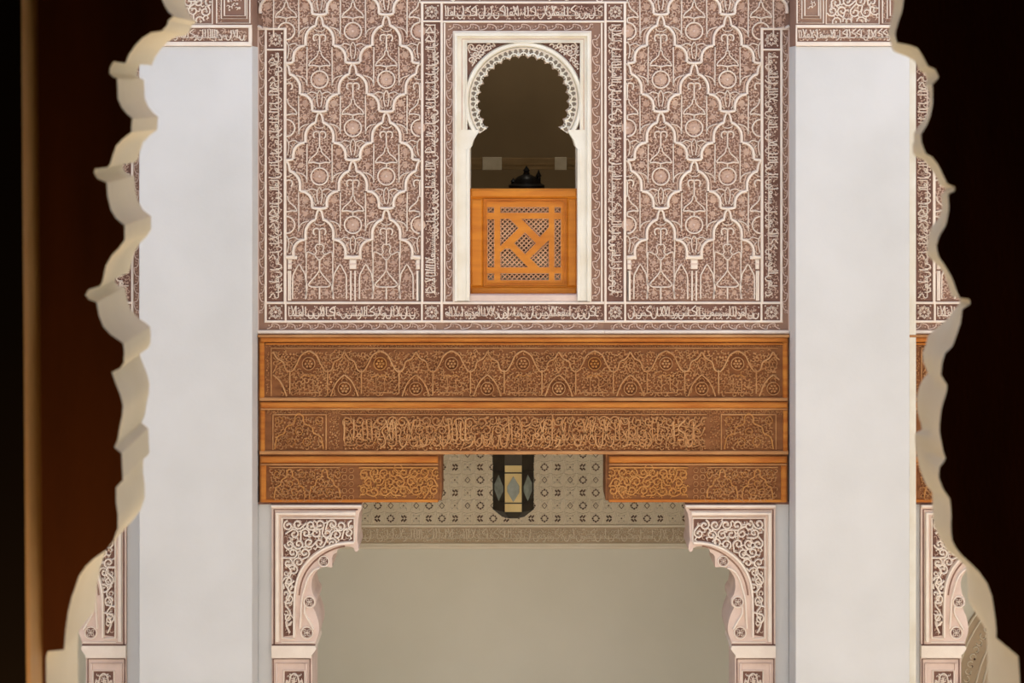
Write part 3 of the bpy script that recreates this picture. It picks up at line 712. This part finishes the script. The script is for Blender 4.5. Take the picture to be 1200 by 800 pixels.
def arch_motif(c, u, v0, v1, half, m, d0):
    H = v1-v0
    for s in (-1, 1):
        c.ribbon(spl([(u, v0), (u+s*half*.16, v0+H*.10), (u+s*half*.2, v0+H*.28), (u+s*half*.5, v0+H*.38), (u+s*half*.58, v0+H*.55), (u+s*half*.85, v0+H*.65), (u+s*half*.95, v1-1)], 3), 1.8, 2.2, m, d0)
        c.ribbon(arc(u+s*half*.3, v1-H*.22, H*.11, 0, 360, 8), 1.2, 1.8, m, d0)
        c.ribbon(arc(u+s*half*.78, v0+H*.2, H*.1, 0, 360, 8), 1.2, 1.6, m, d0)
    c.ribbon(arc(u, v0+H*.5, H*.1, 0, 360, 8), 1.2, 1.8, m, d0)
def beam_mid():
    t = thing('cedar_beam', 'middle carved cedar beam with a cursive inscription between two arch panels', 'carved beam', (fx(613.5), 0, fz(530)), 'carved cedar beams')
    b = MB(); b.box(303.5, 468.8, 923.5, 530.5, -58, 3.5, 'cedar_dark', .6); b.build('board', t)
    b = MB(); b.box(306, 470, 922, 476.6, 3.5, 8, 'cedar_orange', 1.4); b.box(306, 477, 922, 479.4, 3.5, 6, 'cedar', .6)
    b.box(306, 479.6, 311, 528, 3.5, 6.5, 'cedar_orange', 1); b.box(917, 479.6, 922, 528, 3.5, 6.5, 'cedar_orange', 1)
    b.box(305, 527, 923, 531, 3.5, 7, 'cedar', .8); b.box(400, 484, 828, 485.2, 3.5, 5.6, 'cedar', .2)
    b.box(320, 484, 383, 485.4, 3.5, 5.6, 'cedar', .2); b.box(382, 484, 383.4, 526, 3.5, 5.6, 'cedar', .2); b.box(320, 484, 321.2, 526, 3.5, 5.6, 'cedar', .2)
    b.box(845, 484, 909, 485.4, 3.5, 5.6, 'cedar', .2); b.box(844, 484, 845.4, 526, 3.5, 5.6, 'cedar', .2); b.box(908, 484, 909.2, 526, 3.5, 5.6, 'cedar', .2)
    b.build_each('moulding', t)
    for u in (351, 877):
        c = MB(); arch_motif(c, u, 483, 526, 30, 'cedar_gold', 3.5); curls(c, (u-29, 487, u+29, 526), lambda x, y: True, 4.3, 'cedar', int(u), 1.6, 2.4, 3.5, .58); c.build('arch_carving', t)
    c = MB(); script(c, hplace(402, 525), 424, 38, 201, 'cedar_hi', 'cedar', 2.4, 3.6, 3.5, False, .55, .25); scrolls(c, (402, 487, 826, 526), lambda x, y: 402 < x < 826 and 487 < y < 526, 13, 'cedar', 61, 2.2, 3.2, 3.5); [c.boss(404+i*7.1+(i*37 % 5), 490+(i*53 % 34), 1.5, 4, 'cedar_gold', 3.5, 6) for i in range(59)]; c.build('inscription', t)
    c = MB(); curls(c, (402, 487, 826, 526), lambda x, y: True, 4.4, 'cedar', 15, 1.6, 2.4, 3.5, .56, .4)
    for a, bb in ((386, 398), (831, 842)): curls(c, (a, 485, bb, 526), lambda x, y: True, 3.6, 'cedar', 16, 1, 1.4, 3.5)
    curls(c, (312, 480, 918, 483.6), lambda x, y: True, 2.6, 'cedar', 17, .8, 1, 3.5); c.build('fine_foliage', t, kind='stuff')
    return t
def beam_low(mirror, label):
    u = 410; X = 1227-u if mirror else u
    t = thing('cedar_corbel_beam', label, 'carved beam', (fx(X), 0, fz(587)), 'short lower cedar beams')
    N = lambda: MB(0, mirror)
    b = N(); b.box(304, 531, 514.5, 587, -55, 3, 'cedar_dark', .6); b.build('board', t)
    b = N(); b.box(306, 533.5, 513.5, 541, 3, 7.5, 'cedar_orange', 1.6); b.box(306, 542, 513.5, 544, 3, 5.5, 'cedar', .4); b.box(306, 544, 312.5, 585, 3, 7, 'cedar_orange', 1.4)
    b.box(306, 584, 513.5, 587.4, 3, 5, 'cedar_orange', .6); b.box(514, 532, 517.5, 586, -55, 1, 'cedar_dark', .3); b.box(316, 546, 399, 547.2, 3, 5, 'cedar', .2); b.box(421, 546, 513, 547.6, 3, 5, 'cedar_gold', .3)
    b.build_each('moulding', t)
    c = N()
    for q in (340, 381): arch_motif(c, q, 548, 583, 19, 'cedar_gold', 3)
    curls(c, (317, 548, 399, 584), lambda x, y: True, 4.3, 'cedar', 21, 1.6, 2.4, 3, .58); c.build('arch_carving', t)
    c = N()
    for q in range(5):
        for a in (404, 412): c.ribbon(arc(a, 550+q*8, 3, 0, 360, 6), 1.1, 1.6, 'cedar', 3)
    c.build('knot_divider', t)
    c = N(); ins = lambda x, y: 421 < x < 513 and 548 < y < 584
    scrolls(c, (421, 548, 513, 584), ins, 12, 'cedar_gold', 23, 2.1, 2.2, 3); curls(c, (421, 548, 513, 584), ins, 4.4, 'cedar_gold', 24, 1.2, 1.5, 3)
    c.ribbon(arc(467, 548, 5, 0, 360, 10), 1.6, 2.4, 'cedar_gold', 3); c.build('scroll_carving', t)
    return t
b1 = beam_top(); b2 = beam_mid()
b3 = beam_low(False, 'short lower cedar beam on the left bracket, ending beside the lantern')
b4 = beam_low(True, 'short lower cedar beam on the right bracket, ending right of the lantern')
for sg, side, low in ((-1, 'left', b4), (1, 'right', b3)):
    dup(b1, sg*OFF, 'upper cedar beam glimpsed past the outer edge of the %s white pier' % side)
    dup(b2, sg*OFF, 'middle cedar beam glimpsed past the outer edge of the %s white pier' % side)
    dup(low, sg*OFF, 'lowest cedar beam glimpsed past the outer edge of the %s white pier' % side)

# ------------------------------------------------------------ stucco brackets and their pilasters
def medallion(c, u, v, r, d0):
    c.ribbon(arc(u, v, r, 0, 360, 16), 1.7, 1.8, 'cream', d0); c.boss(u, v, r*.82, .5, 'deep', d0, 12, .95)
    for i in range(4):
        a = PI/4+i*PI/2; c.ribbon([(u+r*.15*math.cos(a), v+r*.15*math.sin(a)), (u+r*.5*math.cos(a+.5), v+r*.5*math.sin(a+.5)), (u+r*.78*math.cos(a), v+r*.78*math.sin(a)), (u+r*.5*math.cos(a-.5), v+r*.5*math.sin(a-.5))], .9, 1.3, 'cream', d0+.4, closed=True)
    c.boss(u, v, r*.18, 1.6, 'cream', d0+.3, 6)
def bracket(mirror, label):
    u = 345; X = 1227-u if mirror else u
    t = thing('stucco_bracket', label, 'bracket', (fx(X), 0, 0), 'carved stucco brackets under the beams')
    N = lambda: MB(0, mirror)
    edge = [(424, 591), (424.5, 594), (421, 601), (420, 607), (418.5, 632)]+[(420, 638), (420.5, 643), (418.5, 646), (416, 645), (414.5, 641)]
    edge += spl([(410, 639.5), (402, 640), (396, 643)], 3)+[(394.8, 646.5)]+spl([(391.5, 648.5), (389.4, 652), (389.3, 664)], 2)
    edge += spl([(381, 663.5), (374.5, 665.5), (369, 671.5), (365.8, 679), (365.5, 688), (367, 695.5)], 3)
    edge += spl([(370.5, 701), (370.3, 707.5), (367.2, 711)], 3)+spl([(369.5, 716), (372.5, 724), (374.2, 733), (373.8, 741), (371.5, 748), (369.8, 755)], 3)
    out = [(318.6, 591)]+edge+[(318.6, 755)]
    b = N(); b.poly([out], -56, 2, 'pink'); b.build('body', t)
    # raised frame, carved field, curved rib
    f = N(); f.box(318.6, 590.5, 424, 593.2, 2, 6.5, 'cream', .7); f.ribbon([(321.5, 755), (321.5, 596.4), (419.5, 596.4)], 1.8, .8, 'deep', 2)
    f.ribbon([(325.5, 750), (325.5, 600.5), (417, 600.5)], 5.6, 4.2, 'cream', 2, top=.6); f.ribbon([(331, 746.5), (331, 606), (415.6, 606), (415.6, 634)], 2.2, 3.0, 'cream', 2)
    f.ribbon([(331, 746.5), (345, 747.5)], 1.8, 2, 'cream', 2)
    f.ribbon([(330, 751.5), (369, 751.5)], 1.6, 1.8, 'cream', 2); f.ribbon([(319, 754.5), (370, 754.5)], 1.2, 2.2, 'deep', 2); f.build('frame', t)
    arcp = spl([(415, 634.5), (404, 635), (391, 637.5), (377, 643.5), (364.5, 653), (355, 664.5), (349, 678), (346.2, 693), (345.4, 712), (345.2, 745)], 3)
    r = N(); r.ribbon(arcp, 3.4, 4.6, 'cream', 2, top=.6)
    r.ribbon([(x+4.6, y+3.6) for x, y in arcp[4:-6]], 2.0, .6, 'mauve', 2)
    r.ribbon(spl([(375, 664), (367, 668), (361, 677), (357.5, 688), (354, 702), (353, 722), (352, 735)], 3), 2.6, 3.4, 'cream', 2)
    r.ribbon(spl([(358, 709), (357.5, 717), (363, 727), (368, 736)], 3), 2.4, 3.2, 'cream', 2); r.build('curved_rib', t)
    vn = N(); vn.ribbon(spl([(338, 662), (342, 670), (335, 682), (341, 694), (335, 706), (341, 717), (335.5, 728), (340, 740)], 4), 2.2, 3.2, 'cream', 2.3)
    for q, (x, y) in enumerate(((336, 671), (340, 682), (335.8, 694), (340, 706), (335.8, 717), (339.5, 729))): vn.ribbon(arc(x, y, 2.3, q*60, q*60+280, 7), 1.5, 2.6, 'cream', 2.3)
    vn.build('vine', t)
    field = [(332.5, 607.5), (414, 607.5), (414, 632)]+[(x-1.6, y-1.6) for x, y in arcp]+[(332.5, 745)]
    g = N(); g.poly([field], 1.9, 2.35, 'deep'); ins = inpoly(field)
    scrolls(g, (333, 608, 414, 745), ins, 12.5, 'cream', 40+mirror, 2.3, 3.4, 2.3); curls(g, (333, 608, 414, 745), ins, 5.2, 'mid', 42+mirror, 1.2, 1.6, 2.3); g.build('carved_foliage', t)
    for u_, v_, r_ in ((379.6, 656.8, 6), (362.8, 704.4, 6.4), (360, 740.3, 6.9)):
        m = N(); medallion(m, u_, v_, r_, 2); m.build('medallion', t)
    # cornice and pilaster down to the ground
    vb = VY+ZC/S
    p = N(); p.poly([[(318.6, 755), (369.8, 755), (371.2, 758.5), (369, 762), (365.5, 766), (365.5, 769), (318.6, 769)]], -56, 5, 'cream'); p.build('cornice', t)
    p = N(); p.box(318.6, 769, 366, vb, -54, 1.5, 'pink', .5); p.build('pilaster_shaft', t)
    p = N(); p.ribbon([(320.4, 1500), (320.4, 771.2), (363.5, 771.2), (363.5, 1500)], 1.3, 2, 'deep', 1.2)
    p.ribbon([(324.5, 1500), (324.5, 776), (359.5, 776), (359.5, 1500)], 3.4, 1.8, 'pink', 1.5, top=.7); p.ribbon([(332.8, 1100), (332.8, 784.5), (357.5, 784.5), (357.5, 1100)], 1.8, 2, 'cream', 1.5)
    p.box(334, 786, 356.5, 1100, 1, 1.8, 'deep'); p.build('pilaster_frame', t)
    p = N(); ins2 = lambda x, y: 334.5 < x < 356 and 787 < y < 1098
    for i in range(13):
        v = 787+i*24
        for s in (-1, 1):
            p.ribbon(spl([(345, v+1), (345+s*4, v+4), (345+s*6, v+12), (345+s*9, v+9), (345+s*10, v+20)], 3), 1.8, 2, 'cream', 1.8)
        p.ribbon([(345, v+6), (345, v+22)], 2, 2, 'cream', 1.8)
    curls(p, (334, 787, 357, 1098), ins2, 4, 'cream', 3, 1, 1.3, 1.8); p.build('pilaster_foliage', t)
    j = N(); j.box(302, 589, 318.8, vb, -56, -3, 'plaster', .5); j.box(302, 587.4, 424, 590.5, -56, 1, 'deep'); j.build('plain_jamb', t)
    return t
k1 = bracket(False, 'carved stucco bracket and pilaster on the left of the wide opening')
k2_ = bracket(True, 'carved stucco bracket and pilaster on the right of the wide opening')
dup(k2_, -OFF, 'carved stucco bracket left of the left white pier, beside the near arch')
dup(k1, OFF, 'carved stucco bracket right of the right white pier, beside the near arch')

# ------------------------------------------------------------ gallery frieze, doorway arch, lantern
def gallery_frieze():
    Y0 = GY; k = (D+Y0)/D
    t = thing('gallery_frieze', 'dim pierced stucco frieze on the gallery wall behind the lantern', 'carved frieze', ((614-VX)*S*k, Y0, ZC+(VY-638)*S*k))
    b = MB(Y0); b.box(330, 440, 900, 637, .4, 4, 'gal', .4); b.build('ground', t)
    b = MB(Y0); b.box(331, 617, 899, 635, 4, 4.3, 'gal_low'); b.build('band_ground', t)
    m = MB(Y0)
    for v, ww in ((614.8, 2.4), (636.5, 3)): m.box(330, v-ww/2, 900, v+ww/2, 4, 6.5, 'gal_hi', .6)
    m.box(330, 638, 900, 642, 0, 5, 'gal_hi', 1); m.build_each('moulding', t)
    g = MB(Y0); P = 15.0; R = random.Random(4)
    lat = MB(Y0)
    nx = int(570/P); row = 0; v = 606.5
    while v > 446:
        for i in range(nx):
            u = 338+i*P
            q = (i+2*row) % 4 if row % 2 == 0 else (i+1) % 4
            if q == 0:
                for a in range(8):
                    an = a*PI/4; g.boss(u+3.6*math.cos(an), v+3.6*math.sin(an), 1.35, .5, 'gal_dark', 4, 5, .8)
            elif q in (1, 3):
                s = 1 if q == 1 else -1
                if row % 2 == 0:
                    for o_ in (0, 3.4):
                        for e in (-1, 1): g.ribbon([(u-s*3+s*o_, v+e*3.6), (u+s*o_, v+e*.8)], 1.9, .5, 'gal_dark', 4, top=.85)
                else:
                    g.ribbon([(u-3*s, v), (u, v-3.5), (u+3*s, v), (u, v+3.5)], 1.0, .5, 'gal_dark', 4, closed=True, top=.8); g.boss(u, v, 1.3, 1.6, 'gal_hi', 4, 6)
            else:
                lat.ribbon(arc(u, v, 3.2, 0, 360, 8), 1, 1.2, 'gal_hi', 4); g.boss(u, v, 1.0, .6, 'gal_dark', 4, 5, .8)
                for an in (45, 135, 225, 315): g.boss(u+4.4*math.cos(math.radians(an)), v+4.4*math.sin(math.radians(an)), .9, .5, 'gal_dark', 4, 4, .8)
            for an in (20, 110, 200, 290): lat.ribbon(arc(u+5.6*math.cos(math.radians(an+25)), v+5.6*math.sin(math.radians(an+25)), 1.4, an, an+230, 4), .9, 1.2, 'gal_hi', 4)
            if row % 2: lat.ribbon([(u-P/2, v-P/2), (u-3.5, v-3.5)], 1, 1.3, 'gal_hi', 4); lat.ribbon([(u+P/2, v-P/2), (u+3.5, v-3.5)], 1, 1.3, 'gal_hi', 4)
            lat.ribbon([(u-P/2, v-P/2), (u, v-P/2+2.0), (u+P/2, v-P/2)], .9, 1.3, 'gal_hi', 4)
            lat.ribbon([(u-P/2, v-P/2), (u-P/2+2, v), (u-P/2, v+P/2)], .9, 1.3, 'gal_hi', 4)
        v -= P; row += 1
    g.build('dark_inlay', t, kind='stuff'); lat.build('star_lattice', t, kind='stuff')
    c = MB(Y0); script(c, hplace(332, 634.5), 564, 18, 301, 'gal_hi', 'gal', 1.2, 1.4, 4, True); c.build('inscription_band', t)
gallery_frieze()
def gallery_arch():
    Y0 = GY; k = (D+Y0)/D; cu, cv = 1300, 830
    t = thing('gallery_doorway', 'dark carved archway on the gallery wall at the lower right', 'archway', ((cu-VX)*S*k, Y0, 0))
    a0, a1 = 180, 360
    def ring(r0, r1, d, m, q):
        A = arc(cu, cv, r1, a0, a1, 48)+[(cu+r1, 1140), (cu+r0, 1140)]+arc(cu, cv, r0, a1, a0, 48)+[(cu-r0, 1140), (cu-r1, 1140)]
        q.poly([A], 0.4, d, m)
    q = MB(Y0); ring(135, 194, 3, 'gal_low', q); q.build('ground', t)
    q = MB(Y0)
    for r in (192.5, 184, 160, 152, 137): q.ribbon([(cu-r, 1140)]+arc(cu, cv, r, a0, a1, 48)+[(cu+r, 1140)], 2.4, 2.4, 'gal_hi', 3)
    q.build_each('moulding', t)
    q = MB(Y0)
    for i in range(60):
        a = math.radians(180+i*3); 
        for r in (172, 144.5):
            x, y = cu+r*math.cos(a), cv+r*math.sin(a); q.ribbon(arc(x, y, 3.4 if r > 150 else 2.6, i*70, i*70+260, 6), 1.4, 1.8, 'gal_hi', 3)
            q.boss(x+2, y+3, 1.6, .6, 'gal_dark', 3, 5, .8)
    for i in range(13):
        for sx in (-1, 1):
            for r in (172, 144.5): q.ribbon(arc(cu+sx*r, cv+10+i*12, 4, i*70, i*70+260, 6), 1.4, 1.8, 'gal_hi', 3)
    q.build('foliage', t)
    q = MB(Y0); A = arc(cu, cv, 135, 180, 360, 40)+[(cu+135, 1140), (cu-135, 1140)]
    q.poly([A], 0, .8, 'darkwood'); q.build('door_leaf', t)
gallery_arch()
def lantern():
    Y1 = 1.35; k = (D+Y1)/D; px = S*k; cx = (601.5-VX)*px; Z = lambda v: ZC+(VY-v)*px
    t = thing('hanging_lantern', 'octagonal dark metal lantern with lozenge panes hanging behind the beams', 'lantern', (cx, Y1, Z(603)))
    R = 25.5*px; zt, zb = Z(524), Z(594)
    A = [math.radians(-90+22.5+45*i) for i in range(8)]
    c = lambda r, i, z: (cx+r*math.cos(A[i % 8]), Y1+r*math.sin(A[i % 8]), z)
    for i in range(8):
        front = (i == 7); a, b = c(R, i, zb), c(R, i+1, zb); nx, ny = (a[0]+b[0])/2-cx, (a[1]+b[1])/2-Y1; L = math.hypot(nx, ny); nx /= L; ny /= L
        def q(s, z, o): return (a[0]+(b[0]-a[0])*s+nx*o, a[1]+(b[1]-a[1])*s+ny*o, z)
        V = [q(0, zb, 0), q(1, zb, 0), q(1, zt, 0), q(0, zt, 0), q(0, zb, -.006), q(1, zb, -.006), q(1, zt, -.006), q(0, zt, -.006)]
        pn = mesh_obj('panel', V, [(0,1,2,3),(7,6,5,4),(0,4,5,1),(2,6,7,3),(1,5,6,2),(0,3,7,4)], [0]*6, ['lit_panel' if front else 'metal'], t, None, False, 'front panel painted pale gold as brightly lit' if front else None)  # front face gets a paler colour to look lit, the others stay dark
        zm = Z(567.5); hh = 15*px
        V = [q(.5, zm+hh, .004), q(.84, zm+hh*.3, .004), q(.84, zm-hh*.3, .004), q(.5, zm-hh, .004), q(.14, zm-hh*.2, .004), q(.14, zm+hh*.2, .004)]
        V += [q(.5, zm+hh, .0), q(.86, zm+hh*.2, .0), q(.86, zm-hh*.2, .0), q(.5, zm-hh, .0), q(.14, zm-hh*.2, .0), q(.14, zm+hh*.2, .0)]
        mesh_obj('lozenge_pane', V, [tuple(range(6))]+[(j, (j+1) % 6, 6+(j+1) % 6, 6+j) for j in range(6)], [0]*7, ['glassg'], pn)
    def ring(name, r0, z0, r1, z1, m):
        V = [c(r0, i, z0) for i in range(8)]+[c(r1, i, z1) for i in range(8)]
        mesh_obj(name, V, [(i, (i+1) % 8, 8+(i+1) % 8, 8+i) for i in range(8)]+[tuple(range(8))[::-1], tuple(range(8, 16))], [0]*10, [m], t)
    ring('base', R*.55, Z(604), R*1.02, zb, 'metal'); ring('top', R*1.03, zt, R*.7, Z(512), 'metal'); ring('collar', R*1.03, Z(540), R*1.03, Z(526), 'metal'); ring('band', R*1.025, Z(549.5), R*1.025, Z(548), 'metal')
    ring('band', R*1.02, Z(584.5), R*1.02, Z(583), 'metal'); ring('dome', R*.6, Z(512), R*.12, Z(496), 'metal')
    for j in range(40):
        z = Z(496)+.02+j*.05
        if z > ZF-.28: break
        V = []; F = []; rot = j % 2
        for i in range(10):
            a = 2*PI*i/10; x, zz = .012*math.cos(a), .032*math.sin(a)
            for e in ((.003, 0), (0, .003), (-.003, 0), (0, -.003)):
                X_, Y_ = (x*(1+e[0]/.012), e[1]) if not rot else (e[1], x*(1+e[0]/.012)); V.append((cx+X_, Y1+Y_, z+zz*(1+e[0]/.03)))
        for i in range(10):
            for e in range(4): F.append((i*4+e, i*4+(e+1) % 4, ((i+1) % 10)*4+(e+1) % 4, ((i+1) % 10)*4+e))
        mesh_obj('chain_link', V, F, [0]*len(F), ['metal'], t)
lantern()
for o in COL.objects:
    if '_w' in o.keys(): del o['_w']
